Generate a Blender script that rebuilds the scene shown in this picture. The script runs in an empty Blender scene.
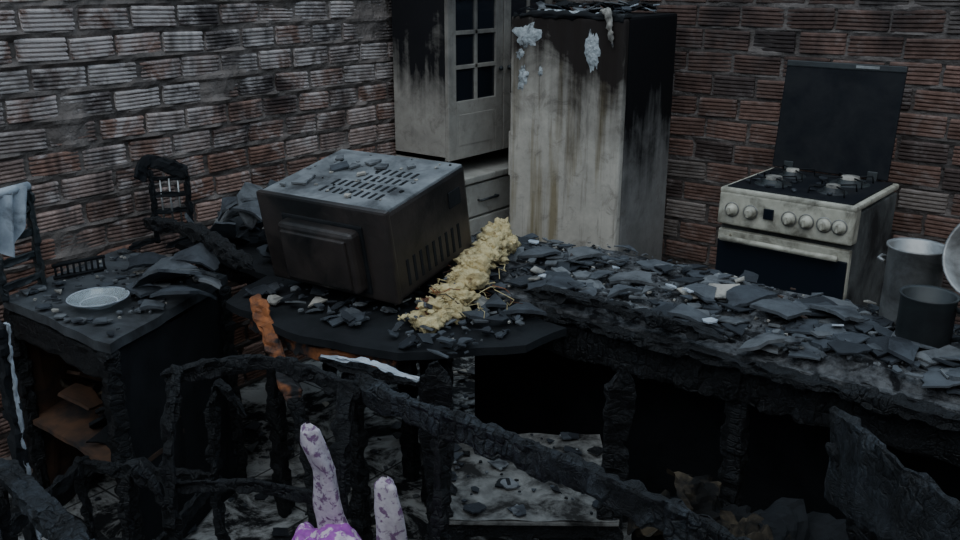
import bpy, bmesh, math, random
from mathutils import Vector, Matrix, noise, Euler
random.seed(7)
R = random.random
def U(a,b): return a+(b-a)*R()
C38,S38 = math.cos(math.radians(38)), math.sin(math.radians(38))
def V(X,Y,z=0.0):
    """survey frame (rotated 38 deg to the room) -> room axes"""
    return Vector((C38*X-S38*Y, S38*X+C38*Y, z))

# ------------------------------------------------------------------ materials
def new_mat(name):
    m=bpy.data.materials.new(name); m.use_nodes=True
    nt=m.node_tree; b=nt.nodes['Principled BSDF']
    return m,nt,b
def N(nt,t,**kw):
    n=nt.nodes.new(t)
    for k,v in kw.items(): setattr(n,k,v)
    return n
def ramp(nt,src,stops):
    r=nt.nodes.new('ShaderNodeValToRGB'); e=r.color_ramp.elements
    while len(e)<len(stops): e.new(0.5)
    for i,(p,c) in enumerate(stops):
        e[i].position=p; e[i].color=(c,c,c,1) if isinstance(c,(int,float)) else (*c,1)
    nt.links.new(src,r.inputs[0]); return r.outputs[0]
def mix(nt,f,a,b,mode='MIX'):
    n=nt.nodes.new('ShaderNodeMix'); n.data_type='RGBA'; n.blend_type=mode
    for s,v in ((0,f),(6,a),(7,b)):
        if isinstance(v,(int,float)): n.inputs[s].default_value=v
        elif isinstance(v,tuple): n.inputs[s].default_value=(*v,1)
        else: nt.links.new(v,n.inputs[s])
    return n.outputs[2]
def math_(nt,op,a,b=0.0,clamp=False):
    n=nt.nodes.new('ShaderNodeMath'); n.operation=op; n.use_clamp=clamp
    for s,v in ((0,a),(1,b)):
        if isinstance(v,(int,float)): n.inputs[s].default_value=v
        else: nt.links.new(v,n.inputs[s])
    return n.outputs[0]
def objco(nt):
    return nt.nodes.new('ShaderNodeTexCoord').outputs['Object']
def mapping(nt,co,scale=(1,1,1),rot=(0,0,0)):
    m=nt.nodes.new('ShaderNodeMapping'); nt.links.new(co,m.inputs[0])
    m.inputs['Scale'].default_value=scale; m.inputs['Rotation'].default_value=rot
    return m.outputs[0]
def noise_(nt,co,scale,detail=6,rough=0.6,dist=0.0):
    n=N(nt,'ShaderNodeTexNoise'); n.inputs['Scale'].default_value=scale
    n.inputs['Detail'].default_value=detail; n.inputs['Roughness'].default_value=rough
    n.inputs['Distortion'].default_value=dist
    nt.links.new(co,n.inputs['Vector']); return n.outputs['Fac']
def bump(nt,b,h,strength=0.5,dist=0.01):
    n=nt.nodes.new('ShaderNodeBump'); n.inputs['Strength'].default_value=strength
    n.inputs['Distance'].default_value=dist
    nt.links.new(h,n.inputs['Height']); nt.links.new(n.outputs[0],b.inputs['Normal'])

def m_grime(name,c1,c2,soot=(0.015,0.016,0.018),scale=6,lo=.45,hi=.65,rough=.6,metal=0.0,bs=.3,bsc=40,bd=.004,spec=.5):
    m,nt,b=new_mat(name); co=objco(nt)
    n1=noise_(nt,co,scale*2.3,5); n2=noise_(nt,co,scale,8,.65,.4); n3=noise_(nt,co,bsc,5)
    c=mix(nt,ramp(nt,n1,[(.35,0.),(.65,1.)]),c1,c2)
    c=mix(nt,ramp(nt,n2,[(lo,0.),(hi,1.)]),c,soot)
    nt.links.new(c,b.inputs['Base Color'])
    b.inputs['Roughness'].default_value=rough; b.inputs['Metallic'].default_value=metal
    b.inputs['Specular IOR Level'].default_value=spec
    bump(nt,b,n3,bs,bd); return m

def m_char(name,dark=(0.004,0.005,0.006),ash=(0.026,0.033,0.042),scale=58,ashlo=.54,ashhi=.82,rough=.58,bs=.8):
    """alligatored charcoal, cracks follow the grain attribute written by MB.beam"""
    m,nt,b=new_mat(name); co=objco(nt)
    gr=N(nt,'ShaderNodeAttribute',attribute_name='gr').outputs['Vector']
    nd=N(nt,'ShaderNodeTexNoise'); nd.inputs['Scale'].default_value=18; nt.links.new(gr,nd.inputs['Vector'])
    va=nt.nodes.new('ShaderNodeVectorMath'); va.operation='MULTIPLY_ADD'
    nt.links.new(nd.outputs['Color'],va.inputs[0]); va.inputs[1].default_value=(.03,.05,.0); nt.links.new(gr,va.inputs[2])
    def vor(sc,rnd):
        v=N(nt,'ShaderNodeTexVoronoi',feature='DISTANCE_TO_EDGE'); v.inputs['Scale'].default_value=sc
        v.inputs['Randomness'].default_value=rnd
        nt.links.new(mapping(nt,va.outputs[0],(1.,.5,1)),v.inputs['Vector']); return v.outputs['Distance']
    h1=ramp(nt,vor(scale,.5),[(0.0,0.),(.14,1.)]); h2=ramp(nt,vor(scale*2.1,.9),[(0.0,.25),(.10,1.)])
    nm=ramp(nt,noise_(nt,co,7,5,.7),[(.38,0.),(.55,1.)])
    h1=mix(nt,nm,(.6,.6,.6),h1)
    hh=math_(nt,'ADD',math_(nt,'MULTIPLY',h1,1.0),math_(nt,'MULTIPLY',h2,.4))
    hh=math_(nt,'ADD',hh,math_(nt,'MULTIPLY',noise_(nt,co,60,7,.75),1.6))
    a=noise_(nt,co,9,10,.8)
    c=mix(nt,ramp(nt,a,[(ashlo,0.),(ashhi,1.)]),dark,ash)
    c=mix(nt,h1,(0.0015,0.0015,0.002),c)
    nt.links.new(c,b.inputs['Base Color'])
    nt.links.new(ramp(nt,noise_(nt,co,16,6,.7),[(.35,rough-.2),(.65,rough+.25)]),b.inputs['Roughness'])
    b.inputs['Specular IOR Level'].default_value=.42
    bump(nt,b,hh,bs,.006); return m

CHAR=m_char('charred_wood')
CHAR2=m_char('charred_wood_ashen',ash=(.075,.092,.11),scale=52,ashlo=.46,ashhi=.74)
BLACK=m_grime('soot_black',(.007,.008,.009),(.014,.016,.018),scale=5,rough=.9,bsc=60,bs=.5,spec=.22)
ASH=m_grime('ash_rubble',(.03,.032,.035),(.15,.152,.155),soot=(.012,.012,.013),scale=16,lo=.48,hi=.58,rough=1,bs=1,bsc=90,bd=.012,spec=.2)
SLATE=[m_grime('tile_slate_%d'%i,c,tuple(x*1.45 for x in c),soot=(.018,.020,.024),scale=11,lo=.48,hi=.68,rough=r,bs=.5,bsc=100,spec=.3)
       for i,(c,r) in enumerate([((.066,.073,.080),.72),((.040,.046,.053),.66),((.120,.126,.130),.85),((.018,.021,.025),.62),((.29,.27,.235),.9),((.088,.093,.097),.82)])]
RUST=m_grime('scorched_orange_wood',(.36,.12,.035),(.16,.055,.02),scale=12,lo=.43,hi=.56,rough=.8)
BROWN=m_grime('scorched_brown_board',(.13,.065,.035),(.065,.037,.023),scale=5,lo=.45,hi=.60,rough=.8)
PAPER=m_grime('burnt_paper',(.10,.078,.05),(.042,.034,.025),soot=(.008,.008,.008),scale=7,lo=.40,hi=.56,rough=.95,spec=.2)
FOAM=m_grime('melted_foam',(.74,.62,.34),(.60,.48,.24),soot=(.22,.13,.05),scale=22,lo=.57,hi=.68,rough=.9,bs=1,bsc=120,bd=.008)
ASHWHITE=m_grime('ash_white_cloth',(.58,.53,.55),(.50,.43,.48),soot=(.20,.11,.20),scale=60,lo=.52,hi=.58,rough=.95,bs=.5,bsc=160,bd=.004,spec=.12)
PURPLE=m_grime('purple_patterned_cloth',(.36,.07,.40),(.42,.14,.44),soot=(.70,.58,.64),scale=30,lo=.52,hi=.56,rough=.95,bs=.4,bsc=160,spec=.12)
CLOTH_SHEEN=m_grime('white_cloth_and_sheen',(.48,.52,.56),(.30,.34,.38),soot=(.06,.07,.08),scale=8,lo=.52,hi=.7,rough=.9)
STEEL=m_grime('sooty_steel',(.40,.40,.39),(.28,.28,.27),soot=(.08,.075,.07),scale=7,lo=.45,hi=.7,rough=.42,metal=.6,bs=.1)
DSTEEL=m_grime('blackened_enamel',(.02,.026,.028),(.035,.042,.042),scale=7,rough=.5,bs=.2)
SEAT=m_grime('dusty_seat_board',(.22,.215,.20),(.12,.118,.112),soot=(.022,.021,.02),scale=9,lo=.44,hi=.58,rough=1.0,bs=.8,bsc=70,spec=.1)
PLATE,nt,b=new_mat('clear_glass_plate'); b.inputs['Base Color'].default_value=(.80,.88,.90,1); b.inputs['Roughness'].default_value=.08; b.inputs['Transmission Weight'].default_value=.75

# ------------------------------------------------------------------ mesh builder
class MB:
    def __init__(s): s.v=[];s.f=[];s.mi=[];s.mats=[];s.sm=[];s.g=[];s.M=Matrix.Identity(4)
    def m(s,mat):
        if mat not in s.mats: s.mats.append(mat)
        return s.mats.index(mat)
    def add(s,vs,fs,mat,smooth=False,gr=None):
        o=len(s.v); s.v+= [tuple(s.M@Vector(p)) for p in vs]; k=s.m(mat)
        s.g+= gr if gr else [tuple(p) for p in vs]
        for f in fs: s.f.append(tuple(o+i for i in f)); s.mi.append(k); s.sm.append(smooth)
    def box(s,lo,hi,mat,bev=0.004,rot=None,seg=2):
        bm=bmesh.new(); bmesh.ops.create_cube(bm,size=1)
        c=[(lo[i]+hi[i])/2 for i in range(3)]; d=[abs(hi[i]-lo[i]) for i in range(3)]
        for v in bm.verts: v.co=Vector((v.co.x*d[0],v.co.y*d[1],v.co.z*d[2]))
        bev=min(bev,min(d)*.45)
        if bev>0: bmesh.ops.bevel(bm,geom=bm.edges[:],offset=bev,segments=seg,affect='EDGES',profile=.6)
        T=Matrix.Translation(c)
        if rot is not None: T=T@Euler(rot).to_matrix().to_4x4()
        vs=[tuple(T@v.co) for v in bm.verts]; fs=[tuple(v.index for v in f.verts) for f in bm.faces]
        bm.free(); s.add(vs,fs,mat,False)
    def tube(s,pts,rad,mat,n=10,smooth=True,lump=0.0,ls=20,cap=True):
        pts=[Vector(p) for p in pts]
        if isinstance(rad,(int,float)): rad=[rad]*len(pts)
        vs=[];fs=[]; up=Vector((0,0,1)); prev=None
        for i,p in enumerate(pts):
            t=(pts[min(i+1,len(pts)-1)]-pts[max(i-1,0)]).normalized()
            if prev is None:
                a=t.cross(up); a= a.normalized() if a.length>.05 else t.cross(Vector((1,0,0))).normalized()
            else: a=(prev-t*prev.dot(t)).normalized()
            prev=a; b=t.cross(a)
            for k in range(n):
                th=2*math.pi*k/n; d=a*math.cos(th)+b*math.sin(th); q=p+d*rad[i]
                if lump: q+=d*lump*(noise.noise(q*ls)+.5*noise.noise(q*ls*2.7))
                vs.append(q)
        for i in range(len(pts)-1):
            for k in range(n):
                fs.append((i*n+k,i*n+(k+1)%n,(i+1)*n+(k+1)%n,(i+1)*n+k))
        if cap: fs.append(tuple(range(n))[::-1]); fs.append(tuple((len(pts)-1)*n+k for k in range(n)))
        s.add(vs,fs,mat,smooth)
    def stube(s,pts,rad,mat,n=20,lump=.02,ls=26,k=8):
        P=[Vector(p) for p in pts]; out=[];rr=[]
        for i in range(len(P)-1):
            p0=P[max(i-1,0)];p1=P[i];p2=P[i+1];p3=P[min(i+2,len(P)-1)]
            for j in range(k):
                u=j/k; out.append(.5*((2*p1)+(p2-p0)*u+(2*p0-5*p1+4*p2-p3)*u*u+(3*p1-p0-3*p2+p3)*u**3)); rr.append(rad[i]+(rad[i+1]-rad[i])*(u*u*(3-2*u)))
        out.append(P[-1]); rr.append(rad[-1]); s.tube(out,rr,mat,n,True,lump,ls)
    def lathe(s,prof,mat,n=32,c=(0,0,0),rot=None):
        T=Matrix.Translation(c)
        if rot is not None: T=T@Euler(rot).to_matrix().to_4x4()
        vs=[];fs=[]
        for r,z in prof:
            for k in range(n):
                th=2*math.pi*k/n; vs.append(tuple(T@Vector((max(r,1e-4)*math.cos(th),max(r,1e-4)*math.sin(th),z))))
        for i in range(len(prof)-1):
            for k in range(n): fs.append((i*n+k,i*n+(k+1)%n,(i+1)*n+(k+1)%n,(i+1)*n+k))
        s.add(vs,fs,mat,True)
    def beam(s,pts,w,t,mat,up=(0,0,1),jit=.004,taper=None,step=.010,chip=.0,brk=0,blk=.0035):
        """charred plank; brk=1 gives the far end a burnt, broken point, 2 = both ends"""
        P=[Vector(p) for p in pts]
        out=[]
        for i in range(len(P)-1):
            p0=P[max(i-1,0)];p1=P[i];p2=P[i+1];p3=P[min(i+2,len(P)-1)]
            n=max(2,int((p2-p1).length/step))
            for k in range(n):
                u=k/n
                out.append(.5*((2*p1)+(p2-p0)*u+(2*p0-5*p1+4*p2-p3)*u*u+(3*p1-p0-3*p2+p3)*u**3))
        out.append(P[-1]); up=Vector(up)
        vs=[];fs=[];gr=[];L=len(out); seed=R()*50
        sec=[(-.5,-.40),(-.40,-.5),(-.15,-.52),(.15,-.52),(.40,-.5),(.5,-.40),(.51,-.15),(.51,.15),(.5,.40),(.40,.5),(.15,.52),(-.15,.52),(-.40,.5),(-.5,.40),(-.51,.15),(-.51,-.15)]
        n=len(sec); sl=0
        cum=[0]
        for k in range(1,n): cum.append(cum[-1]+math.hypot((sec[k][0]-sec[k-1][0])*t,(sec[k][1]-sec[k-1][1])*w))
        tot=sum((out[i]-out[i-1]).length for i in range(1,L))
        blk=min(blk,t*.14)
        for i,p in enumerate(out):
            if i: sl+=(p-out[i-1]).length
            tg=(out[min(i+1,L-1)]-out[max(i-1,0)]).normalized()
            side=tg.cross(up).normalized(); uu=side.cross(tg).normalized()
            k=1.0
            if taper: k=taper[0]+(taper[1]-taper[0])*i/(L-1)
            k*=1-.18*abs(noise.noise(p*9))-chip*max(0,noise.noise(p*6+Vector((3,1,7))))
            if i in (0,L-1): k*=.8
            if brk>=1 and tot-sl<.07: k*=max(.12,(tot-sl)/.07)**.6
            if brk>=2 and sl<.07: k*=max(.12,sl/.07)**.6
            for j,(a,b) in enumerate(sec):
                kk=k
                q=p+side*a*t*kk+uu*b*w*kk
                cell=noise.cell(Vector((int((sl+.008*noise.noise(Vector((j,sl*9,seed))))/.026)+.5,int(j/2.6)+.5,int(seed)+.5)))
                dirn=(side*a+uu*b).normalized()
                q+=dirn*(cell-.5)*2*blk
                q+=Vector(noise.noise_vector(q*34))*jit+Vector(noise.noise_vector(q*90))*jit*.4
                vs.append(q); gr.append((sl,cum[j],seed))
        for i in range(L-1):
            for k in range(n): fs.append((i*n+k,i*n+(k+1)%n,(i+1)*n+(k+1)%n,(i+1)*n+k))
        fs.append(tuple(range(n))[::-1]); fs.append(tuple((L-1)*n+k for k in range(n)))
        s.add(vs,fs,mat,False,gr)
    def shard(s,c,r,mat,rot=(0,0,0),th=.008,bend=0.0,asp=1.0,rough=.07):
        n=random.choice([3,4,4,4,5,6]); a0=R()*6.28
        ring=[]
        for k in range(n):
            a=a0+2*math.pi*(k+U(-.28,.28))/n; rr=r*U(.65,1.15)
            ring.append((rr*math.cos(a),rr*math.sin(a)*asp))
        rg=[]
        for k in range(n):
            p=ring[k];q=ring[(k+1)%n]
            rg.append(p)
            for f in (.33,.67): rg.append((p[0]+(q[0]-p[0])*f+U(-rough,rough)*r,p[1]+(q[1]-p[1])*f+U(-rough,rough)*r))
        n=len(rg); T=Matrix.Translation(c)@Euler(rot).to_matrix().to_4x4()
        vs=[]
        for zz in (th/2,-th/2):
            for f in (1.0,.55):
                for x,y in rg: vs.append((x*f,y*f,zz-bend*(x*f)**2/r))
            vs.append((0,0,zz))
        m_=2*n+1; fs=[]
        for o,fl in ((0,0),(m_,1)):
            for k in range(n):
                k2=(k+1)%n
                q=(o+k,o+k2,o+n+k2,o+n+k); t=(o+n+k,o+n+k2,o+2*n)
                if fl: q=q[::-1];t=t[::-1]
                fs.append(q);fs.append(t)
        for k in range(n):
            k2=(k+1)%n; fs.append((k,m_+k,m_+k2,k2))
        s.add([tuple(T@Vector(p)) for p in vs],fs,mat,False)
    def grid(s,fn,nu,nv,mat,smooth=True,th=0.0):
        vs=[fn(i/nu,j/nv) for i in range(nu+1) for j in range(nv+1)]
        fs=[(i*(nv+1)+j,(i+1)*(nv+1)+j,(i+1)*(nv+1)+j+1,i*(nv+1)+j+1) for i in range(nu) for j in range(nv)]
        s.add(vs,fs,mat,smooth)
    def blob(s,c,r,mat,sc=(1,1,1),amp=.3,fs_=4,sub=4,smooth=True):
        bm=bmesh.new(); bmesh.ops.create_icosphere(bm,subdivisions=sub,radius=1)
        vs=[]
        c=Vector(c)
        for v in bm.verts:
            d=v.co.normalized(); k=1+amp*(noise.noise(d*fs_*.6+c*7)+.5*noise.noise(d*fs_*2+c*3)+.3*noise.noise(d*fs_*5))
            vs.append(tuple(c+Vector((d.x*r*sc[0],d.y*r*sc[1],d.z*r*sc[2]))*k))
        fs=[tuple(v.index for v in f.verts) for f in bm.faces]; bm.free(); s.add(vs,fs,mat,smooth)
    def done(s,name,normals=True):
        me=bpy.data.meshes.new(name); me.from_pydata(s.v,[],s.f)
        for m in s.mats: me.materials.append(m)
        me.polygons.foreach_set('material_index',s.mi); me.polygons.foreach_set('use_smooth',s.sm)
        at=me.attributes.new('gr','FLOAT_VECTOR','POINT')
        at.data.foreach_set('vector',[float(x) for p in s.g for x in p])
        me.update()
        if normals:
            bm=bmesh.new(); bm.from_mesh(me); bmesh.ops.recalc_face_normals(bm,faces=bm.faces[:]); bm.to_mesh(me); bm.free()
        o=bpy.data.objects.new(name,me); bpy.context.scene.collection.objects.link(o)
        return o

# ------------------------------------------------------------------ room shell
XL,YB=-2.93,4.0
def wall_mat(name,left):
    m,nt,b=new_mat(name); co=objco(nt)
    at=N(nt,'ShaderNodeAttribute',attribute_name='bc'); base=at.outputs['Color']
    n=noise_(nt,co,28,7,.7); c=mix(nt,ramp(nt,n,[(.35,.0),(.7,1.)]),base,mix(nt,1.0,base,(.5,.46,.44),'MULTIPLY'))
    nw=noise_(nt,co,9,9,.75,.6)
    sp=N(nt,'ShaderNodeSeparateXYZ'); nt.links.new(co,sp.inputs[0])
    if left:
        zf=N(nt,'ShaderNodeMapRange'); nt.links.new(sp.outputs['Z'],zf.inputs[0]); zf.inputs[1].default_value=.7; zf.inputs[2].default_value=1.35; zf.inputs[3].default_value=-.11; zf.inputs[4].default_value=.06
        nw=math_(nt,'ADD',nw,zf.outputs[0])
        c=mix(nt,ramp(nt,nw,[(.47,0.),(.60,.8)]),c,(.60,.54,.51))
        ns=noise_(nt,co,2.6,9,.75,.6)
        zs=N(nt,'ShaderNodeMapRange'); nt.links.new(sp.outputs['Z'],zs.inputs[0]); zs.inputs[1].default_value=.9; zs.inputs[2].default_value=1.6; zs.inputs[3].default_value=-.01; zs.inputs[4].default_value=.05
        ns=math_(nt,'ADD',ns,zs.outputs[0])
        c=mix(nt,ramp(nt,ns,[(.50,0.),(.64,.88)]),c,(.042,.034,.034))
        n5=noise_(nt,mapping(nt,co,(1,7,.9)),1.6,7,.65,.3)
        c=mix(nt,ramp(nt,n5,[(.54,0.),(.70,.75)]),c,(.042,.034,.034))
    else:
        c=mix(nt,ramp(nt,nw,[(.52,0.),(.66,.5)]),c,(.36,.315,.295))
        ns=noise_(nt,co,1.8,8,.65,.4)
        zf=N(nt,'ShaderNodeMapRange'); nt.links.new(sp.outputs['Z'],zf.inputs[0]); zf.inputs[1].default_value=.9; zf.inputs[2].default_value=1.7; zf.inputs[3].default_value=-.05; zf.inputs[4].default_value=.07
        ns=math_(nt,'ADD',ns,zf.outputs[0])
        c=mix(nt,ramp(nt,ns,[(.43,0.),(.67,.88)]),c,(.030,.026,.026))
    nt.links.new(c,b.inputs['Base Color']); b.inputs['Roughness'].default_value=.95; b.inputs['Specular IOR Level'].default_value=.2
    bump(nt,b,noise_(nt,co,120,4),.5,.004); return m
def mortar_mat(name,c1,c2):
    return m_grime(name,c1,c2,soot=(.048,.042,.04),scale=3,lo=.46,hi=.72,rough=.98,bs=1,bsc=45,bd=.01,spec=.2)
def build_wall(name,axis,lo,hi,H,left,rowh,bl,gap):
    bh=rowh-(.022 if left else .018)
    bm_=wall_mat(name+'_brick',left); mm=mortar_mat(name+'_mortar',*(((.23,.195,.175),(.13,.11,.098)) if left else ((.19,.165,.152),(.115,.10,.092))))
    vs=[];fs=[];mi=[];cols=[]
    def W(u,d,z):
        return (XL+d,u,z) if axis=='y' else (u,YB-d,z)
    du=.016; nu=int((hi-lo)/du); nz=int(H/.012)
    for i in range(nu+1):
        for j in range(nz+1):
            u=lo+(hi-lo)*i/nu; z=H*j/nz
            q=Vector((u,z,3.3 if left else 9.1))
            rp=((z-.006)/rowh)%1.0; rp=min(rp,1-rp)
            d=-.008+(.022 if left else .013)*max(0,1-rp*5.0)*(.7+1.2*noise.noise(q*16))+.007*noise.noise(q*30)+(.045 if left else .03)*max(0,noise.noise(q*4.3)-.20)
            vs.append(W(u,min(d,.020),z)); cols.append((.1,.1,.1))
    for i in range(nu):
        for j in range(nz):
            a=i*(nz+1)+j; fs.append((a,a+nz+1,a+nz+2,a+1)); mi.append(1)
    o=len(vs)
    for u in (lo,hi):
        for d in (-.14,-.03):
            for z in (0,H): vs.append(W(u,d,z)); cols.append((.1,.1,.1))
    for f in ((0,1,3,2),(4,5,7,6),(0,1,5,4),(2,3,7,6),(1,3,7,5),(0,2,6,4)): fs.append(tuple(o+i for i in f)); mi.append(1)
    rows=int(H/rowh)
    for r in range(rows):
        z0=r*rowh+.014; u=lo-(.5*(bl+gap) if r%2 else 0)+U(-.02,.02)
        while u<hi-.02:
            L=bl*U(.90,1.07); u0=max(u,lo); u1=min(u+L,hi)
            if u1-u0>.04:
                nr=5; off=U(-.004,.004); tilt=U(-.004,.004); zt=U(-.005,.005)
                prof=[(0,-.015)]
                hgt=bh*U(.93,1.04)
                for k in range(nr):
                    za=hgt*k/nr; zb=hgt*(k+1)/nr; g=.0046
                    if k==0: prof.append((za,.002))
                    prof.append((za+.003,.007)); prof.append((zb-g-.001,.007))
                    if k<nr-1: prof.append((zb-g*.6,-.001)); prof.append((zb-.0004,-.001))
                prof.append((hgt,.002)); prof.append((hgt,-.015))
                k=R()
                if left:
                    lowf=max(0,min(1,(1.22-z0)/.5))
                    if k<.30: c=(.50,.44,.41)
                    elif k<.50: c=(.33,.27,.245)
                    elif k<.64: c=(.14,.118,.113)
                    else: c=(.33,.215,.175)
                    c=tuple(c[i]*(1-.65*lowf)+(.40,.205,.14)[i]*.65*lowf for i in range(3))
                else:
                    if k<.15: c=(.29,.25,.225)
                    elif k<.30: c=(.12,.09,.082)
                    else: c=(.25,.155,.125)
                g=U(.70,1.2); c=tuple(x*g for x in c)
                o=len(vs); n=len(prof)
                ns=5
                for e in range(ns+1):
                    uu=u0+(u1-u0)*e/ns
                    for (pz,pd) in prof:
                        ed=0.0
                        if e in (0,ns): ed=-.003
                        w=.003*noise.noise(Vector((uu*9,(z0+pz)*30,5)))
                        vs.append(W(uu+ (.006*noise.noise(Vector((uu*3,(z0+pz)*60,2))) if e in (0,ns) else 0),pd+off+tilt*(e/ns-.5)*2+ed+w,z0+pz+zt*(e/ns-.5)))
                        cols.append(c)
                for e in range(ns):
                    for i in range(n-1):
                        a=o+e*n+i; fs.append((a,a+1,a+n+1,a+n)); mi.append(0)
                fs.append(tuple(o+i for i in range(n))); mi.append(0)
                fs.append(tuple(o+ns*n+i for i in range(n))[::-1]); mi.append(0)
            u+=L+gap*U(.7,1.3)
    me=bpy.data.meshes.new(name); me.from_pydata(vs,[],fs); me.materials.append(bm_); me.materials.append(mm)
    me.polygons.foreach_set('material_index',mi)
    ca=me.color_attributes.new('bc','FLOAT_COLOR','POINT')
    buf=[]
    for c in cols: buf+= [c[0],c[1],c[2],1.0]
    ca.data.foreach_set('color',buf)
    bm=bmesh.new(); bm.from_mesh(me); bmesh.ops.recalc_face_normals(bm,faces=bm.faces[:]); bm.to_mesh(me); bm.free()
    ob=bpy.data.objects.new(name,me); bpy.context.scene.collection.objects.link(ob)
build_wall('wall_left','y',-.2,YB,2.3,True,.092,.168,.018)
build_wall('wall_back','x',XL,1.4,2.3,False,.102,.200,.018)
PLAIN=m_grime('sooty_brick_plain',(.12,.075,.06),(.07,.05,.045),scale=3,rough=.95,spec=.2)
mb=MB(); mb.box((1.4,-1.6,0),(1.54,YB,2.3),PLAIN,0); mb.done('unseen_wall_right')  # out of view, added to cut ambient light from low angles
mb=MB(); mb.box((XL,-1.74,0),(1.4,-1.6,2.3),PLAIN,0); mb.done('unseen_wall_front')  # out of view too, added to deepen the dark near the floor

def floor_mat():
    m,nt,b=new_mat('floor_tiles'); co=objco(nt)
    br=N(nt,'ShaderNodeTexBrick',offset=0.0); nt.links.new(co,br.inputs['Vector'])
    br.inputs['Scale'].default_value=1; br.inputs['Brick Width'].default_value=.33; br.inputs['Row Height'].default_value=.33
    br.inputs['Mortar Size'].default_value=.004
    br.inputs['Color1'].default_value=(.46,.46,.44,1);br.inputs['Color2'].default_value=(.40,.41,.40,1);br.inputs['Mortar'].default_value=(.08,.08,.08,1)
    n=noise_(nt,co,4.5,10,.75,.5)
    c=mix(nt,ramp(nt,n,[(.43,0.),(.54,1.)]),br.outputs['Color'],(.016,.017,.018))
    nt.links.new(c,b.inputs['Base Color']); b.inputs['Roughness'].default_value=1.; b.inputs['Specular IOR Level'].default_value=.15
    bump(nt,b,noise_(nt,co,60,6),.6,.006); return m
mb=MB(); mb.box((XL-.14,-1.74,-.12),(1.54,YB+.14,0),floor_mat(),0); mb.done('floor')

# ------------------------------------------------------------------ refrigerator
def m_fridge(name,base,top,zlo,zhi,streak=True,k=.9,xdark=None,stainy=.5):
    m,nt,b=new_mat(name)
    co=N(nt,'ShaderNodeAttribute',attribute_name='gr').outputs['Vector']   # local coordinates of the appliance
    sp=N(nt,'ShaderNodeSeparateXYZ'); nt.links.new(co,sp.inputs[0])
    n=noise_(nt,co,4,7,.65,.5)
    nv=noise_(nt,mapping(nt,co,(14,14,.9)),1,5,.6)
    h=math_(nt,'ADD',sp.outputs['Z'],math_(nt,'MULTIPLY',math_(nt,'SUBTRACT',n,.5),.8))
    h=math_(nt,'ADD',h,math_(nt,'MULTIPLY',math_(nt,'SUBTRACT',nv,.5),.6))
    if xdark is not None:
        h=math_(nt,'ADD',h,math_(nt,'MULTIPLY',math_(nt,'SUBTRACT',sp.outputs['X'],xdark),.35))
    mr=ramp(nt,math_(nt,'DIVIDE',math_(nt,'SUBTRACT',h,zlo),zhi-zlo,True),[(0.,0.),(.45,.40*k),(1.,k)])
    c=mix(nt,ramp(nt,noise_(nt,co,7,8,.7),[(.35,0.),(.7,1.)]),base,tuple(x*.62 for x in base))
    if streak:
        c=mix(nt,ramp(nt,nv,[(.50,0.),(.64,.75)]),c,(.20,.155,.07))
        nv2=noise_(nt,mapping(nt,co,(22,22,1.3)),1,6,.7)
        c=mix(nt,ramp(nt,nv2,[(.55,0.),(.70,.65)]),c,(.06,.045,.035))
    n4=noise_(nt,co,11,9,.75,.8)
    c=mix(nt,ramp(nt,n4,[(.53,0.),(.67,stainy)]),c,(.10,.085,.07))
    c=mix(nt,mr,c,top)
    nt.links.new(c,b.inputs['Base Color']); b.inputs['Roughness'].default_value=.75; b.inputs['Specular IOR Level'].default_value=.15
    bump(nt,b,noise_(nt,co,30,5),.2,.004); return m
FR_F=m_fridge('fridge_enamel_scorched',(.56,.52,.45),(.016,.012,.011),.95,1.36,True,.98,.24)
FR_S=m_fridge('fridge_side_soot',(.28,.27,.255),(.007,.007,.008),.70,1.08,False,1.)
mb=MB()
mb.M=Matrix.Translation(V(.13,4.0,0))@Matrix.Rotation(math.radians(4),4,'Z')
w,d,h=.54,.55,1.5
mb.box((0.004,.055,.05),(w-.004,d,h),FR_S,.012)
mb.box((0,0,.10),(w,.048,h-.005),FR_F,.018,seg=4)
mb.box((.012,.046,.11),(w-.012,.058,h-.015),BLACK,.002)
mb.box((.02,.02,.02),(w-.02,.06,.095),DSTEEL,.004)
for x in (.05,w-.05):
    mb.tube([(x,.1,0),(x,.1,.06)],.018,BLACK); mb.tube([(x,d-.06,0),(x,d-.06,.06)],.018,BLACK)
mb.box((-.006,.004,.80),(.012,.03,1.0),FR_F,.004)
mb.box((w-.05,.0,h-.004),(w-.005,.07,h+.012),DSTEEL,.004)
BL=m_grime('paint_blister',(.54,.58,.60),(.36,.40,.41),soot=(.06,.06,.06),scale=25,lo=.50,hi=.64,rough=.8,bs=1,bsc=60,bd=.01)
def flake(cx,cz,rx,rz,mt=BL):
    n=36; vs=[(cx,-.009,cz)]
    for ring in (.6,1.0):
        for k in range(n):
            a=2*math.pi*k/n; q=1+.6*noise.noise(Vector((math.cos(a)*1.8+cx*9,math.sin(a)*1.8,cz*5)))+.3*noise.noise(Vector((math.cos(a)*5+cx*9,math.sin(a)*5,cz*5)))
            vs.append((cx+rx*q*ring*math.cos(a),-.007-.003*noise.noise(Vector((a*3,ring*4,1))) if ring<1 else -.0005,cz+rz*q*ring*math.sin(a)))
    fs=[(0,1+k,1+(k+1)%n) for k in range(n)]+[(1+k,1+(k+1)%n,1+n+(k+1)%n,1+n+k) for k in range(n)]
    mb.add(vs,fs,mt,True)
flake(.085,1.42,.060,.050); flake(.40,1.37,.036,.075); flake(.065,1.24,.024,.045); flake(.05,1.34,.02,.02); flake(.155,1.27,.010,.02)
for i in range(70):
    mb.shard((U(.02,w-.02),U(.02,d-.05),h+.008+U(0,.035)),U(.02,.055),random.choice([SLATE[2],SLATE[1],BLACK,BLACK,BLACK,CLOTH_SHEEN]),(U(-.4,.4),U(-.4,.4),0),.005)
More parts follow.
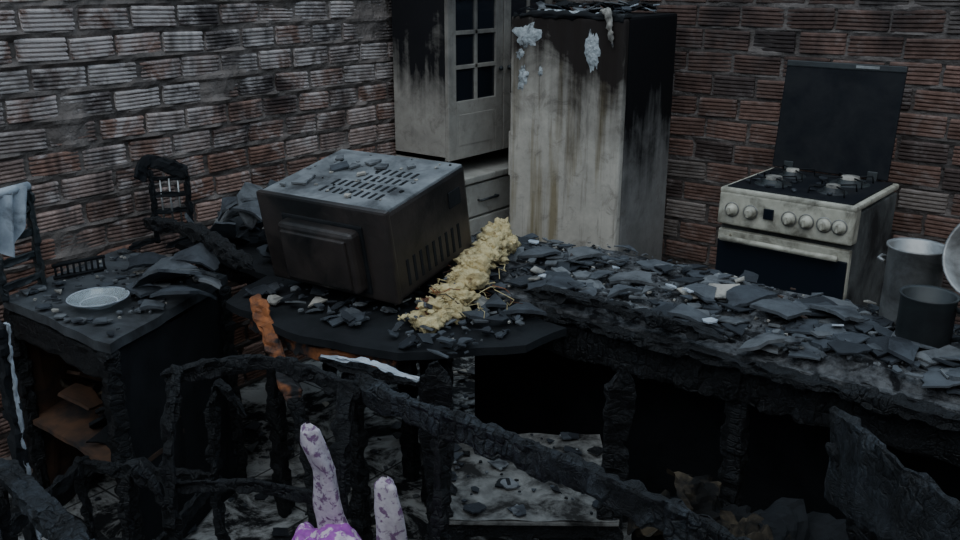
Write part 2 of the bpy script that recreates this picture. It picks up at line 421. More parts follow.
mb.stube([(w-.12,.03,h+.02),(w-.07,-.012,h+.01),(w-.06,-.014,h-.06),(w-.045,-.013,h-.12)],[.008,.015,.010,.003],SLATE[4],lump=.012,ls=50)
mb.stube([(.04,.10,h+.004),(.15,.03,h+.008),(.28,.02,h+.006),(.42,.04,h+.006)],[.004,.010,.010,.004],BL,lump=.02,ls=40)
mb.stube([(.02,.012,h-.002),(.2,.006,h+.002),(.4,.008,h-.002),(.53,.012,h)],[.012,.014,.010,.014],BLACK,lump=.02,ls=40)
mb.done('refrigerator')

# ------------------------------------------------------------------ kitchen cabinet against left wall
CAB=m_fridge('cabinet_paint',(.42,.39,.34),(.009,.009,.011),1.05,1.34,False,.99)
CABL=m_fridge('cabinet_base_paint',(.46,.44,.39),(.1,.1,.1),1.0,1.4,False,.8)
GLASS,nt,b=new_mat('dark_glass_pane'); b.inputs['Base Color'].default_value=(.012,.015,.02,1); b.inputs['Roughness'].default_value=.12
mb=MB()
x0,x1=XL+.045,-2.56; y0,y1=3.05,3.86
ZU=.86
mb.box((x0,y0,ZU),(x1-.02,y0+.02,1.95),CAB,.003)
mb.box((x0,y1-.02,ZU),(x1-.02,y1,1.95),CAB,.003)
mb.box((x0,y0,ZU),(x1-.02,y1,ZU+.025),CAB,.003); mb.box((x0,y0,1.925),(x1,y1,1.955),CAB,.003)
mb.box((x0,y0+.02,ZU+.02),(x0+.012,y1-.02,1.94),BLACK,0)
for zz in (1.22,1.55): mb.box((x0,y0+.02,zz),(x1-.03,y1-.02,zz+.015),CAB,0)
CABD=m_fridge('cabinet_door_paint',(.41,.38,.33),(.05,.046,.045),1.15,1.6,False,.9)
for k in range(2):
    ya=y0+.003+k*.405; yb=ya+.398; za,zb=ZU+.005,1.92
    f=.055
    mb.box((x1-.02,ya,za),(x1,ya+f,zb),CABD,.003); mb.box((x1-.02,yb-f,za),(x1,yb,zb),CABD,.003)
    mb.box((x1-.02,ya+f,zb-f),(x1,yb-f,zb),CABD,.003); mb.box((x1-.02,ya+f,za),(x1,yb-f,za+.26),CABD,.003)
    mb.box((x1-.003,ya+f+.02,za+.06),(x1+.002,yb-f-.02,za+.20),CABD,.002)
    mb.box((x1-.014,ya+f,za+.26),(x1-.010,yb-f,zb-f),GLASS,0)
    ym=(ya+yb)/2; mb.box((x1-.017,ym-.009,za+.26),(x1-.001,ym+.009,zb-f),CABD,.002)
    for j in range(1,5):
        zz=za+.26+(zb-f-za-.26)*j/5; mb.box((x1-.017,ya+f,zz-.009),(x1-.001,yb-f,zz+.009),CABD,.002)
    mb.blob((x1+.012,(yb-.03 if k==0 else ya+.03),1.25),.012,DSTEEL,amp=0,sub=2)
xb=-2.50
mb.box((x0,y0,.0),(xb-.02,y1,.76),CABL,.004)
mb.box((x0,y0-.01,.76),(xb+.01,y1,.79),CABL,.006)
for k in range(2):
    ya=y0+.005+k*.405
    mb.box((xb-.02,ya,.60),(xb,ya+.39,.75),CABL,.006); mb.box((xb-.02,ya,.06),(xb,ya+.39,.59),CABL,.006)
    mb.tube([(xb+.02,ya+.13,.675),(xb+.02,ya+.26,.675)],.006,DSTEEL)
    for q in (.13,.26): mb.tube([(xb,ya+q,.675),(xb+.02,ya+q,.675)],.005,DSTEEL)
mb.box((x0,y0+.01,.79),(x0+.02,y1-.01,ZU),CABL,.002)
for q in (y0,y1-.02): mb.box((x0,q,.79),(x1-.02,q+.02,ZU),CABL,.002)
mb.done('kitchen_cabinet')

# ------------------------------------------------------------------ gas stove
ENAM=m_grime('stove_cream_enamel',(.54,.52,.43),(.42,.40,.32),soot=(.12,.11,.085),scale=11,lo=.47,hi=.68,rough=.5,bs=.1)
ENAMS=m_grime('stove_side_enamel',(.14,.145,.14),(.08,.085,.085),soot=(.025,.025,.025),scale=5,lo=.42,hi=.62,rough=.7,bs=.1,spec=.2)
BGL,nt,b=new_mat('black_oven_glass'); b.inputs['Base Color'].default_value=(.008,.012,.018,1); b.inputs['Roughness'].default_value=.28
LID=m_grime('sooty_glass_lid',(.004,.005,.008),(.007,.009,.012),scale=6,rough=.6,bs=.15,bsc=50,spec=.2)
mb=MB(); W_,D_,H_=.51,.50,.88
mb.M=Matrix.Translation(V(1.29,3.44,0))@Matrix.Rotation(math.radians(-2),4,'Z')@Matrix.Translation((-W_/2,-D_/2,0))
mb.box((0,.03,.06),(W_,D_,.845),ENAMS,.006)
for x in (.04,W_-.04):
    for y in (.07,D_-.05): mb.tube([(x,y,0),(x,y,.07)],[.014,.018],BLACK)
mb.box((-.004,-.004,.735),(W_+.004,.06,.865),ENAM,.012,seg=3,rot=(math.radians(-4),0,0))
for i,x in enumerate([.055,.13,.20,.28,.345,.41,.465]):
    if i==2:
        mb.box((x-.018,-.013,.785),(x+.02,-.004,.825),BGL,.002); continue
    mb.lathe([(0,.0),(.024,.0),(.024,.006),(.018,.008),(.016,.026),(.013,.03),(0,.03)],ENAM,20,(x,-.006,.80),(math.radians(90),0,0))
    mb.box((x-.004,-.042,.786),(x+.004,-.030,.814),ENAM,.002)
    mb.lathe([(.026,0),(.029,0),(.029,.003),(.026,.003)],STEEL,20,(x,-.007,.80),(math.radians(90),0,0))
mb.box((.0,.004,.30),(W_,.032,.715),ENAM,.006)
mb.box((.004,-.004,.305),(W_-.004,.006,.675),BGL,.006)
mb.tube([(.03,-.035,.69),(W_-.03,-.035,.69)],.011,ENAM,12)
for x in (.05,W_-.05): mb.tube([(x,.005,.69),(x,-.035,.69)],.009,ENAM)
mb.box((.0,.006,.08),(W_,.03,.285),ENAM,.006)
mb.box((.03,-.0,.10),(W_-.03,.008,.265),BGL,.006)
mb.box((-.004,.0,.858),(W_+.004,D_,.88),ENAM,.008)
mb.box((.015,.02,.872),(W_-.015,D_-.02,.885),LID,.006)
for bx,by,r in ((.14,.16,.045),(.37,.16,.035),(.14,.35,.035),(.37,.35,.048)):
    mb.lathe([(r*1.6,.883),(r*1.5,.888),(r*1.05,.886),(r,.90),(r*.9,.904),(0,.904)],DSTEEL,24,(bx,by,0))
    mb.lathe([(r*.75,.903),(r*.7,.915),(0,.917)],SLATE[4],20,(bx,by,0))
    for a in range(4):
        th=a*math.pi/2+.78
        p=[(bx+math.cos(th)*q,by+math.sin(th)*q,z) for q,z in ((.095,.884),(.09,.912),(.03,.912))]
        mb.tube(p,.0032,BLACK,6)
S0=mb.M.copy(); mb.M=S0@Matrix.Translation((-.014,D_-.03,.89))@Matrix.Rotation(math.radians(-7),4,'X')
mb.box((.02,-.006,.0),(W_-.02,.004,.44),LID,.004)
mb.box((.02,-.009,.415),(W_-.02,.008,.44),DSTEEL,.004)
mb.box((.30,-.011,.422),(.39,-.008,.433),STEEL,.001)
for x in (.07,W_-.1): mb.box((x,-.012,-.012),(x+.04,.012,.03),DSTEEL,.004)
mb.M=S0
for i in range(24): mb.shard((U(.05,W_-.05),U(.06,D_-.08),U(.888,.893)),U(.008,.022),random.choice([SLATE[1],SLATE[3],BLACK]),(U(-.2,.2),U(-.2,.2),0),.004)
mb.done('gas_stove')

# ------------------------------------------------------------------ helper furniture parts
def board(mb,poly,z0,z1,mat,jz=.006,res=.05):
    pts=[]
    n=len(poly)
    for i in range(n):
        p=Vector((*poly[i],0));q=Vector((*poly[(i+1)%n],0)); k=max(1,int((q-p).length/res))
        for j in range(k):
            r_=p.lerp(q,j/k); r_+=Vector((noise.noise(r_*9+Vector((1,2,3))),noise.noise(r_*9+Vector((7,5,3))),0))*.018
            pts.append(r_)
    c=sum(pts,Vector())/len(pts); n=len(pts); vs=[]
    for z in (z1,z0):
        for f in (1,.66,.33):
            for p in pts:
                q=c.lerp(p,f); vs.append((q.x,q.y,z+jz*noise.noise(Vector((q.x*5,q.y*5,1)))))
        vs.append((c.x,c.y,z))
    m=3*n+1; fs=[]
    for o in (0,m):
        for k in range(n):
            k2=(k+1)%n
            for rr in (0,1): fs.append((o+rr*n+k,o+rr*n+k2,o+(rr+1)*n+k2,o+(rr+1)*n+k))
            fs.append((o+2*n+k,o+2*n+k2,o+3*n))
    for k in range(n): k2=(k+1)%n; fs.append((k,k2,m+k2,m+k))
    mb.add(vs,fs,mat,False)

# ------------------------------------------------------------------ long charred table
mb=MB(); X0,X1,Y0,Y1=-1.93,.45,1.98,2.52
board(mb,[(X0,Y0),(X1,Y0),(X1,Y1),(X0,Y1)],.745,.775,ASH)
mb.beam([(X0+.05,Y0+.02,.69),(-1.3,Y0+.01,.685),(-.6,Y0+.02,.69),(X1-.02,Y0+.02,.69)],.10,.03,CHAR)
mb.beam([(X0+.05,Y1-.03,.69),(X1-.02,Y1-.03,.69)],.10,.03,CHAR)
for x in (X0+.05,-.75,X1-.05):
    mb.beam([(x,Y0,.69),(x,Y1,.69)],.09,.03,CHAR)
    for y in (Y0+.04,Y1-.05): mb.beam([(x,y,.0),(x,y,.74)],.06,.055,CHAR,up=(1,0,0))
mb.beam([(-1.3,Y0-.01,.755),(-.7,Y0-.015,.76),(.1,Y0-.01,.755),(.4,Y0-.01,.755)],.04,.05,CHAR,chip=.6)
mb.beam([(-.75,Y0+.02,.30),(X1-.05,Y0+.02,.28)],.05,.03,CHAR)
mb.grid(lambda u,v:(-1.9+u*2.3,Y1-.12,.0+v*.66),20,8,BLACK)
mb.done('charred_long_table')

mb=MB()
board(mb,[(-2.80,1.78),(-2.22,1.74),(-2.15,1.50),(-1.75,1.46),(-1.47,1.53),(-1.24,1.78),(-1.22,1.95),(-2.0,1.95),(-2.0,2.5),(-2.80,2.5)],.72,.742,BLACK)
for x,y in ((-2.72,1.85),(-2.72,2.42),(-2.06,2.42),(-2.05,1.6),(-1.70,1.60),(-1.70,1.92)):
    mb.beam([(x,y,0),(x,y,.72)],.055,.05,CHAR,up=(1,0,0))
mb.beam([(-2.05,1.6,.66),(-1.50,1.62,.66)],.09,.025,CHAR); mb.beam([(-2.7,1.85,.67),(-2.05,1.85,.67)],.09,.025,CHAR)
mb.beam([(-2.05,1.53,.69),(-1.75,1.50,.68),(-1.50,1.57,.685)],.045,.02,RUST,chip=.5)
mb.done('burnt_side_table')

# left cupboard table
mb=MB()
A_=V(-.966,2.15);B_=V(-.80,2.70);C_=V(-1.255,3.02);D__=V(-1.41,2.50)
poly=[(p.x,p.y) for p in (A_,B_,C_,D__)]
LT=m_grime('left_table_top',(.075,.082,.088),(.04,.045,.05),soot=(.016,.017,.018),scale=6,lo=.48,hi=.65,rough=.75,bs=.5,bsc=50)
board(mb,poly,.722,.75,LT,.003)
def panel(p,q,z0,z1,mat,t=.02):
    p=Vector((p.x,p.y,0));q=Vector((q.x,q.y,0))
    mb.beam([p.lerp(q,.02)+Vector((0,0,(z0+z1)/2)),p.lerp(q,.98)+Vector((0,0,(z0+z1)/2))],z1-z0,t,mat,jit=.002,step=.04)
cen=(A_+B_+C_+D__)/4
sh=lambda p:p.lerp(cen,.06)
a_,b_,c_,d_=[sh(p) for p in (A_,B_,C_,D__)]
panel(a_,b_,0,.715,BLACK); panel(b_,c_,0,.715,BLACK); panel(c_,d_,.0,.715,BROWN)
panel(a_,d_,.63,.715,CHAR,.03); panel(a_,d_,.0,.08,CHAR,.03)
for p in (a_,b_,c_,d_): mb.beam([(p.x,p.y,0),(p.x,p.y,.72)],.05,.05,CHAR,up=(1,0,0))
board(mb,[(p.x,p.y) for p in (a_,b_,c_,d_)],.34,.355,BROWN,.004)
for i in range(40):
    s_,t_=U(.1,.9),U(.1,.9); p=a_.lerp(b_,s_).lerp(d_.lerp(c_,s_),t_)
    mb.shard((p.x,p.y,.37+U(0,.08)),U(.04,.1),random.choice([BROWN,PAPER,BROWN,BLACK,BLACK]),(U(-.8,.8),U(-.8,.8),0),.01)
mb.done('burnt_cupboard')

# ------------------------------------------------------------------ microwave oven
MWT=m_grime('microwave_top_ashy',(.21,.22,.225),(.12,.13,.135),soot=(.032,.033,.035),scale=6,lo=.47,hi=.65,rough=.7,bs=.2)
MWB=m_grime('microwave_burnt_shell',(.026,.021,.019),(.042,.033,.029),soot=(.007,.007,.007),scale=5,lo=.45,hi=.62,rough=.42,bs=.4,bsc=25)
wv=V(.84,-.54,0).normalized(); dv=V(.504,.845,0)+Vector((0,0,.18)); dv=(dv-wv*dv.dot(wv)).normalized(); uv=wv.cross(dv).normalized()
M=Matrix((wv,dv,uv)).transposed().to_4x4(); M.translation=V(-.622,2.62,.785)
mb=MB(); mb.M=M; w,d,h=.475,.38,.275
mb.box((0,0,0),(w,d,h-.004),MWB,.012)
mb.box((.004,.004,h-.012),(w-.004,d-.004,h+.002),MWT,.005)
mb.box((-.004,-.010,-.004),(w+.004,.012,h+.003),MWB,.008)
mb.box((.10,-.055,.025),(.38,.0,.215),MWB,.022,seg=4)
mb.box((.12,-.064,.045),(.36,-.05,.195),MWB,.012,seg=3)
mb.box((.09,-.016,.015),(.39,-.004,.225),BLACK,.006)
for r in range(4):
    for c in range(9):
        x=.18+c*.026; y=.06+r*.055
        if r>=2 and c<3: continue
        mb.box((x,y,h-.002),(x+.010,y+.038,h+.0035),BLACK,.001)
for c in range(9):
    y=.05+c*.032; mb.box((w-.003,y,.03),(w+.0015,y+.012,.11),BLACK,.001)
mb.box((w-.001,.28,.17),(w+.003,.34,.22),BLACK,.001)
for x in (.05,w-.05):
    for y in (.05,d-.05): mb.tube([(x,y,-.018),(x,y,.0)],.014,BLACK)
for x,y,r_,m_ in ((.09,.10,.04,SLATE[2]),(.05,.06,.02,SLATE[2]),(.12,.22,.04,SLATE[1]),(.16,.24,.03,SLATE[5]),(.20,.29,.03,SLATE[2]),(.25,.27,.025,SLATE[5]),(.23,.20,.018,SLATE[4]),(.34,.30,.02,SLATE[2]),(.07,.29,.02,SLATE[5]),(.3,.05,.012,SLATE[4])):
    mb.shard((x,y,h+.008),r_,m_,(U(-.1,.1),U(-.1,.1),0),.006)
for i in range(40): mb.shard((U(.02,w-.02),U(.02,d-.02),h+.004),U(.003,.009),random.choice([SLATE[2],SLATE[4],BLACK]),(0,0,0),.003)
mb.done('microwave_oven')

# ------------------------------------------------------------------ roof tile debris
def pile(n,fn,rs,mats=SLATE,tilt=.28,wts=None,mb=None,th=(.003,.006)):
    mb=mb or MB()
    for i in range(n):
        x,y,z=fn(); k=R(); r=rs[0]+(rs[1]-rs[0])*k*k
        if R()<.08: r*=1.4
        mb.shard((x,y,z),r,random.choices(mats,wts)[0] if wts else random.choice(mats),(random.gauss(0,tilt),random.gauss(0,tilt),R()*6.28),U(*th),U(0,.4) if R()<.4 else 0,U(.45,1))
    return mb
WT=[5,5,2.4,4,.5,4]
def hgt(x,y):
    return .778+.03*max(0,noise.noise(Vector((x*3,y*3,2)))+.35)
def clus(x0,x1,y0,y1,dz,th_=.0):
    while True:
        x,y=U(x0,x1),U(y0,y1)
        if noise.noise(Vector((x*4.5,y*4.5,8)))+U(-.35,.35)>th_: return (x,y,hgt(x,y)+U(.004,dz))
mb=pile(430,lambda:clus(-1.75,.4,2.01,2.49,.028,-.1),(.018,.08),wts=WT,tilt=.11)
pile(1200,lambda:(lambda x,y:(x,y,hgt(x,y)+U(.003,.014)))(U(-1.85,.42),U(2.01,2.50)),(.003,.013),wts=[3,3,4,4,3,3],tilt=.3,mb=mb)
mb.grid(lambda u,v:(-1.92+u*2.35,2.0+v*.51,hgt(-1.92+u*2.35,2.0+v*.51)+.010*noise.noise(Vector((u*60,v*20,1)))-.03*(max(0,abs(v-.5)*2-.85)/.15)-.0),180,40,ASH)
for X,Y,r in ((.80,2.20,.12),(.93,2.20,.10),(.45,2.50,.09),(.2,2.72,.085),(.33,2.72,.08),(1.0,1.95,.11),(.62,2.38,.08),(.05,2.85,.08),(.70,2.02,.08),(1.10,1.80,.10),(.55,2.2,.08),(.86,2.02,.09),(.40,2.36,.07),(.74,2.32,.09)):
    p=V(X,Y); mb.shard((p.x,min(p.y,2.46),.822+U(-.01,.012)),r,random.choice([SLATE[0],SLATE[1],SLATE[0],SLATE[5]]),(U(-.15,.15),U(-.15,.15),R()*6),.009,.25,.6)
for i in range(30):
    mb.shard((U(-1.7,.2),U(2.03,2.45),.82),U(.008,.024),random.choice([BROWN,SLATE[4],CLOTH_SHEEN,CLOTH_SHEEN]),(U(-.3,.3),U(-.3,.3),0),.004)
mb.done('roof_tile_debris')

mb=MB()
for X,Y,z,r,asp,m_,ro in ((-.98,2.62,.80,.11,.7,SLATE[0],(.25,-.15,.3)),(-.86,2.58,.81,.10,.6,SLATE[5],(-.2,.25,1.2)),(-.98,2.50,.785,.07,.7,SLATE[1],(.1,.12,2)),(-.88,2.68,.83,.09,.6,SLATE[1],(.4,.2,.5)),(-1.05,2.72,.80,.07,.6,SLATE[3],(.3,.1,.9)),(-.80,2.52,.80,.07,.6,SLATE[2],(-.1,.4,.9)),(-.92,2.38,.775,.05,.6,SLATE[0],(.1,.1,.9)),(-.90,2.50,.83,.12,.7,SLATE[0],(-.35,-.25,.4)),(-.84,2.44,.80,.10,.6,SLATE[1],(-.1,.3,1.4))):
    p=V(X,Y); mb.shard((p.x,p.y,z),r,m_,ro,.009,.3,asp)
pc_=V(-1.09,2.42)
for i in range(170):
    s_,t_=U(.03,.97),R(); p=A_.lerp(B_,s_).lerp(D__.lerp(C_,s_),.03+t_*.9); k=R()
    if (Vector((p.x,p.y,0))-pc_).length<.095: continue
    mb.shard((p.x,p.y,.757+U(0,.006)),.005+.026*k*k,random.choice(SLATE),(U(-.1,.1),U(-.1,.1),0),.005)
mb.done('roof_tile_debris')

mb=pile(90,lambda:(lambda x,y:(x,y,.77+U(0,.09)))(U(-2.75,-2.15),U(1.8,2.45)),(.04,.11),wts=[3,5,.6,5,0.1,2],tilt=.5,th=(.006,.01))
for i in range(16):
    mb.shard((U(-2.7,-2.2),U(1.85,2.4),.87+U(0,.05)),U(.07,.12),random.choice([SLATE[0],SLATE[1],SLATE[5]]),(U(-.9,.9),U(-.9,.9),R()*6),.01,.4,.6)
mb.done('roof_tile_debris')

mb=pile(220,lambda:(U(-2.1,-1.30),U(1.56,1.93),.752+U(0,.02)),(.005,.042),wts=[3,4,1,5,.7,2],tilt=.25)
for X,Y,r in ((.05,2.42,.07),(.10,2.34,.08),(-.02,2.30,.05)):
    p=V(X,Y); mb.shard((p.x,p.y,.775),r,SLATE[1],(U(-.2,.2),U(-.2,.2),0),.01,.2,.7)
mb.done('roof_tile_debris')

mb=pile(800,lambda:(U(-2.6,.3),U(.5,2.9),U(.006,.03)),(.006,.06),wts=[2,3,1.6,5,2,2],tilt=.2)
mb.done('floor_rubble')

# melted foam
mb=MB()
for i in range(110):
    t=R()**1.15; X=.075-.23*t+U(-.032,.032); Y=2.74-.47*t+U(-.035,.035); z=.90-.135*t+U(-.055,.006); z=max(z,.765)
    p=V(X,Y,z); mb.blob(p,U(.012,.034),FOAM,(U(.7,1.4),U(.7,1.4),U(.5,1.0)),.7,4,sub=3,smooth=True)
for i in range(110):
    t=R(); p=V(.05-.24*t+U(-.04,.04),2.69-.46*t,U(.765,.80)+.06*(1-t))
    mb.shard(p,U(.004,.016),random.choice([FOAM,FOAM,FOAM,SLATE[2],RUST,BLACK]),(U(-.9,.9),U(-.9,.9),0),.004)
for i in range(30):
    p=V(U(-.15,.06),U(2.26,2.66),U(.775,.85)); pts=[p]
    for k in range(5): p=p+Vector((U(-.03,.03),U(-.03,.03),U(-.022,.012))); p.z=max(p.z,.765); pts.append(p)
    mb.tube(pts,U(.001,.0018),FOAM if R()<.5 else RUST,5)
mb.done('melted_insulation_foam')

# ------------------------------------------------------------------ objects near left wall
mb=MB()
p0=V(-1.14,3.06);p1=V(-1.03,3.10)
for p in (p0,p1): mb.beam([(p.x,p.y,.755),(p.x,p.y,1.02)],.022,.02,BLACK,up=(1,0,0),jit=.002)
for z in (.80,.87,.93,.985): mb.beam([(p0.x,p0.y,z),(p1.x,p1.y,z)],.02,.012,BLACK,jit=.002)
for k in range(1,4):
    q=p0.lerp(p1,k/4); mb.tube([(q.x,q.y,.80),(q.x,q.y,.985)],.004,STEEL,6)
q=V(-1.17,3.03); mb.beam([(q.x,q.y,.99),(p0.x,p0.y,1.05),(p1.x,p1.y,1.0)],.05,.02,BLACK)
mb.beam([(p0.x,p0.y,.77),tuple(V(-1.20,2.95,.77))],.02,.02,BLACK); mb.beam([(p1.x,p1.y,.77),tuple(V(-1.08,2.98,.77))],.02,.02,BLACK)
mb.done('burnt_dish_rack')
mb=MB()
q0=V(-1.385,2.46);q1=V(-1.335,2.60)
for p in (q0,q1):
    mb.beam([(p.x,p.y,.755),(p.x,p.y,1.06)],.03,.022,DSTEEL,up=(1,0,0),jit=.002)
for z in (.79,.86,.93,1.0): mb.beam([(q0.x,q0.y,z),(q1.x,q1.y,z)],.025,.012,DSTEEL,jit=.002)
def cl(u,v):
    p=q0.lerp(q1,u*.85+.05); n_=.012*math.sin(u*14+v*3)
    return (p.x+.02+n_,p.y-.012+n_*.6,1.07-v*(.15+.04*math.sin(u*5))+.01*math.sin(u*9))
mb.grid(cl,24,24,CLOTH_SHEEN)
mb.grid(lambda u,v:(lambda p,n_:(p.x-.01+n_,p.y+.01,1.07-v*.1))(q0.lerp(q1,u),.006*math.sin(u*12)),16,10,CLOTH_SHEEN)
mb.tube([q0+Vector((0.005,0,1.066)),q1+Vector((.005,0,1.066))],.014,CLOTH_SHEEN,8)
mb.done('drying_rack_with_cloth')
mb=MB()
for k in range(9):
    p=V(-1.32+.014*k,2.66+.012*k,0); mb.tube([p+Vector((0,0,.756)),p+Vector((0,0,.80))],.004,BLACK,6)
for z in (.76,.80): mb.tube([V(-1.325,2.655,z),V(-1.205,2.76,z)],.006,BLACK,6)
for z in (.76,.80): mb.tube([V(-1.325,2.655,z),V(-1.29,2.70,z)],.006,BLACK,6)
mb.done('wire_basket')
mb=MB(); c=V(-1.09,2.42,.760)
mb.lathe([(0,0),(.045,0),(.052,.004),(.078,.018),(.082,.021),(.083,.025),(.077,.023),(.050,.009),(.044,.005),(0,.005)],PLATE,56,c)
mb.lathe([(.080,.0225),(.083,.026),(.085,.0245),(.083,.0215)],CLOTH_SHEEN,56,c)  # pale ring, sheen of the glass rim put in as colour
mb.lathe([(.048,.0075),(.0495,.0095),(.0515,.0095),(.0525,.0075)],CLOTH_SHEEN,48,c)  # inner pale ring, painted sheen as on the rim
mb.done('glass_plate')

mb=MB(); mb.beam([V(-1.15,3.02,.84),V(-.92,2.80,.87),V(-.66,2.50,.84)],.05,.05,CHAR,chip=.4,brk=1); mb.done('charred_roof_beam')
mb=MB(); mb.beam([V(-.635,2.39,.80),V(-.565,2.29,.68),V(-.50,2.22,.56)],.055,.022,RUST,up=(1,.3,0),chip=.3)
mb.beam([V(-.502,2.222,.565),V(-.46,2.18,.30),V(-.44,2.12,.0)],.048,.022,CHAR,up=(1,.3,0),chip=.3); mb.done('scorched_plank')
mb=MB(); mb.beam([V(0.12,2.38,.815),V(.3,2.28,.82),V(.62,2.02,.81)],.035,.035,CHAR,chip=.4,brk=2); mb.done('charred_batten')

mb=MB()
cx,cy=-.479,2.44
mb.lathe([(0,.79),(.066,.79),(.069,.80),(.069,.985),(.074,.99),(.074,.996),(.065,.992),(.064,.82),(0,.82)],STEEL,40,(cx,cy,0))
for s in (-1,1):
    mb.tube([(cx+s*.069,cy-.02,.945),(cx+s*.086,cy-.015,.95),(cx+s*.086,cy+.015,.95),(cx+s*.069,cy+.02,.945)],.005,STEEL)
mb.done('cooking_pot')
mb=MB(); cx,cy=-.40,2.25
mb.lathe([(0,.79),(.055,.79),(.062,.80),(.062,.925),(.066,.93),(.066,.935),(.058,.931),(.056,.82),(0,.82)],DSTEEL,36,(cx,cy,0))
mb.tube([(cx+.06,cy,.91),(cx+.095,cy-.02,.90),(cx+.095,cy-.02,.85),(cx+.06,cy,.83)],.006,DSTEEL)
mb.done('enamel_jug')
mb=MB(); cx,cy=-.265,2.41
mb.lathe([(0,.80),(.07,.80),(.075,.81),(.075,.92),(0,.92)],DSTEEL,32,(cx,cy,0))
mb.lathe([(0,0),(.06,.004),(.10,.035),(.118,.07),(.124,.072),(.124,.068),(.104,.032),(.062,-.002),(0,-.006)],STEEL,40,(cx-.01,cy,.99),(math.radians(58),math.radians(-12),0))
mb.done('steel_basin')

# ------------------------------------------------------------------ charred chairs and frame
def chair(cx,cy,rot,name,crest=.12,seatmat=CHAR,hb=.9,m=CHAR,slats=2,seat=True,pw=.04,cm=None,brk=0):
    mb=MB(); mb.M=Matrix.Translation((cx,cy,0))@Matrix.Rotation(math.radians(rot),4,'Z')
    w=.20
    for s in (-1,1):
        mb.beam([(s*w,.25,0),(s*w,.20,.22),(s*w,.19,.45),(s*w,.22,.68),(s*w,.29,hb)],pw,.030,m,up=(1,0,0.0),taper=(.75,1.05),chip=.5,brk=brk)
        mb.beam([(s*w,-.20,0),(s*w*.99,-.19,.44)],.036,.034,m,up=(0,-1,0),taper=(.75,1.05),chip=.3)
        mb.beam([(s*w,-.19,.41),(s*w,.19,.41)],.045,.022,m,chip=.4)
        mb.beam([(s*w,-.19,.18),(s*w,.20,.18)],.026,.020,m,chip=.3)
    mb.beam([(-w,-.19,.41),(w,-.19,.41)],.045,.022,m,chip=.4); mb.beam([(-w,.19,.41),(w,.19,.41)],.045,.022,m,chip=.4)
    mb.beam([(-w,0,.18),(w,0,.18)],.024,.020,m)
    if crest: mb.beam([(-w-.03,.275,hb-.03),(-w*.5,.305,hb),(0,.315,hb+.01),(w*.5,.305,hb),(w+.03,.275,hb-.03)],crest,.022,cm or m,chip=.5)
    for k in range(slats):
        z=.56+k*.12; y=.205+k*.03
        mb.beam([(-w,y,z),(0,y+.02,z+.01),(w,y,z)],.035,.014,m,chip=.5)
    if seat:
        def sf(u,v): return ((u-.5)*.44,(v-.5)*.42,.448+.006*noise.noise(Vector((u*6,v*6,cx))))
        mb.grid(sf,16,16,seatmat); mb.box((-.22,-.21,.433),(.22,.21,.444),seatmat,.003)
        mbs=[SLATE[1],SLATE[3],BLACK,SLATE[2],CHAR]
        for i in range(90): mb.shard((U(-.2,.2),U(-.19,.19),.456),.004+.03*R()**3,random.choice(mbs),(U(-.15,.15),U(-.15,.15),0),.004)
    return mb.done(name)
chair(-1.16,1.66,37+180,'charred_dining_chair',0,SEAT,.88,slats=0,pw=.075,brk=1)
chair(-1.88,.93,-62,'charred_dining_chair',0,CHAR,.60,seat=False,m=CHAR,slats=0,brk=1)
chair(-1.37,.88,27,'charred_dining_chair',.045,CHAR,.82,seat=False,cm=CHAR,slats=1)
chair(-.04,1.60,140,'charred_dining_chair',.17,BLACK,.86,m=CHAR,cm=CHAR2)

mb=MB()
mb.beam([(-1.36,1.27,.80),(-1.2,1.235,.80),(-.8,1.23,.80),(-.3,1.21,.78),(.1,1.2,.77)],.068,.030,CHAR2,chip=.5,brk=2)
mb.beam([(.05,1.2,.0),(.05,1.2,.75)],.05,.045,CHAR,up=(1,0,0))
mb.beam([(-1.05,1.22,.0),(-1.06,1.22,.77)],.035,.035,CHAR,up=(1,0,0),chip=.4)
mb.beam([(-1.05,1.20,.30),(.05,1.18,.30)],.04,.03,CHAR,chip=.3)
mb.done('burnt_table_frame')

mb=MB()
mb.beam([V(-.36,1.88,.835),V(-.25,1.82,.845),V(-.13,1.75,.835)],.008,.022,CLOTH_SHEEN,jit=.002,brk=2)
mb.beam([V(-.36,1.89,.82),V(-.13,1.765,.82)],.02,.03,CHAR); mb.done('charred_slat')

mb=MB()
mb.beam([V(-1.02,1.68,.68),V(-.65,1.31,.68)],.045,.05,CHAR2,brk=2); mb.beam([V(-1.10,1.60,.68),V(-.74,1.24,.68)],.045,.05,CHAR2,brk=2)
for X,Y in ((-.98,1.58),(-.74,1.34)): mb.beam([V(X,Y,0),V(X,Y,.67)],.05,.05,CHAR,up=(1,0,0))
mb.done('charred_trestle')
mb=MB(); mb.beam([V(-1.17,2.05,.0),V(-1.16,2.03,.5),V(-1.14,2.02,.86)],.03,.012,CLOTH_SHEEN,up=(1,0,0)); mb.beam([V(-1.19,2.05,.0),V(-1.16,2.02,.86)],.05,.03,BLACK,up=(1,0,0)); mb.done('metal_post')

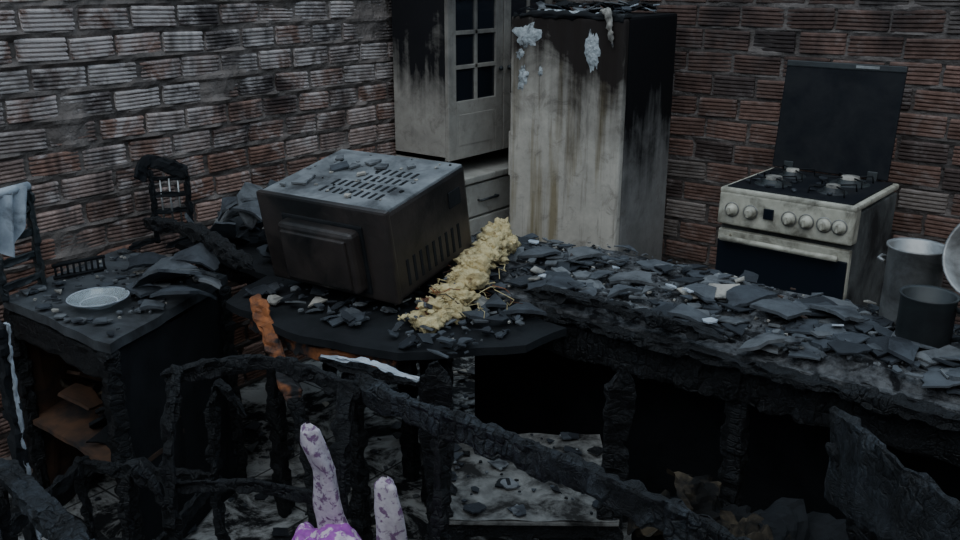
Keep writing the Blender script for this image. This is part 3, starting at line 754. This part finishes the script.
# stool with burnt purple cloth, two uprights wrapped in ash-white cloth remains
mb=MB()
def wrap(pts,rads,sd):
    P=[Vector(p) for p in pts]
    def f(u,v):
        t=u*(len(P)-1); i=min(int(t),len(P)-2); k=t-i; k=k*k*(3-2*k)
        c=P[i].lerp(P[i+1],t-i); r=rads[i]+(rads[i+1]-rads[i])*k
        a=v*2*math.pi; fold=1+.16*math.sin(a*3+u*5+sd)+.12*noise.noise(Vector((math.cos(a)*1.6,math.sin(a)*1.6,u*5+sd)))
        r*=fold*(1 if u<.93 else max(.1,(1-u)/.07)**.6)
        return (c.x+r*math.cos(a),c.y+r*.75*math.sin(a),c.z)
    mb.grid(f,90,48,ASHWHITE)
wrap([V(-.29,1.63,.50),V(-.31,1.62,.60),V(-.315,1.61,.70),V(-.335,1.60,.76),V(-.34,1.595,.815)],[.050,.032,.025,.028,.020],1.)
wrap([V(-.155,1.44,.50),V(-.165,1.43,.62),V(-.165,1.42,.72),V(-.17,1.42,.80)],[.044,.032,.027,.020],4.)
def pc(u,v):
    p=V(-.40+u*.28,1.72-u*.17-v*.33,0)
    q=Vector((u*5,v*5,3))
    return (p.x,p.y,.585+.03*noise.noise(q)+.008*noise.noise(q*3)+.012*math.sin(u*16+v*7)-.08*(2*abs(u-.5))**4-.08*(2*abs(v-.5))**4)
mb.grid(pc,70,70,PURPLE)
mb.grid(lambda u,v:(lambda p:(p[0],p[1],.49))(pc(u,v)),4,4,PURPLE)
for X,Y in ((-.34,1.62),(-.20,1.5),(-.32,1.38),(-.16,1.28)): mb.beam([V(X,Y,0),V(X,Y,.53)],.035,.035,CHAR,up=(1,0,0))
mb.done('burnt_upholstered_stool')

mb=MB()
for i in range(20):
    c=Vector((U(-.85,-.30),U(1.70,1.86),U(.12,.48))); rx,ry,rz=U(-.9,.9),U(-.9,.9),U(0,6); T=Matrix.Translation(c)@Euler((rx,ry,rz)).to_matrix().to_4x4(); sd=U(0,50); sz=U(.16,.28)
    def pf(u,v):
        q=Vector((u*2.4,v*2.4,sd)); e=1+.2*noise.noise(q*2)
        return tuple(T@Vector(((u-.5)*sz*e,(v-.5)*sz*.8*e,.07*noise.noise(q)+.035*noise.noise(q*2.6))))
    mb.grid(pf,18,18,PAPER if i%3 else BLACK,smooth=False)
mb.done('burnt_paper_heap')

# ------------------------------------------------------------------ light
w=bpy.data.worlds.new('overcast_sky'); bpy.context.scene.world=w; w.use_nodes=True
bg=w.node_tree.nodes['Background']; bg.inputs[0].default_value=(.56,.74,.93,1); bg.inputs[1].default_value=1.12
sun=bpy.data.lights.new('overcast_sun','SUN'); sun.energy=1.05; sun.angle=math.radians(70); sun.color=(1,.98,.95)
so=bpy.data.objects.new('overcast_sun',sun); bpy.context.scene.collection.objects.link(so)
dirv=V(.25,.75,-1.1).normalized(); so.rotation_euler=dirv.to_track_quat('-Z','Y').to_euler()

cam=bpy.data.cameras.new('camera'); cam.lens=33.75; cam.sensor_width=36
co=bpy.data.objects.new('camera',cam); bpy.context.scene.collection.objects.link(co)
co.location=(0,0,1.65); co.rotation_euler=(math.radians(72),0,math.radians(38))
bpy.context.scene.camera=co
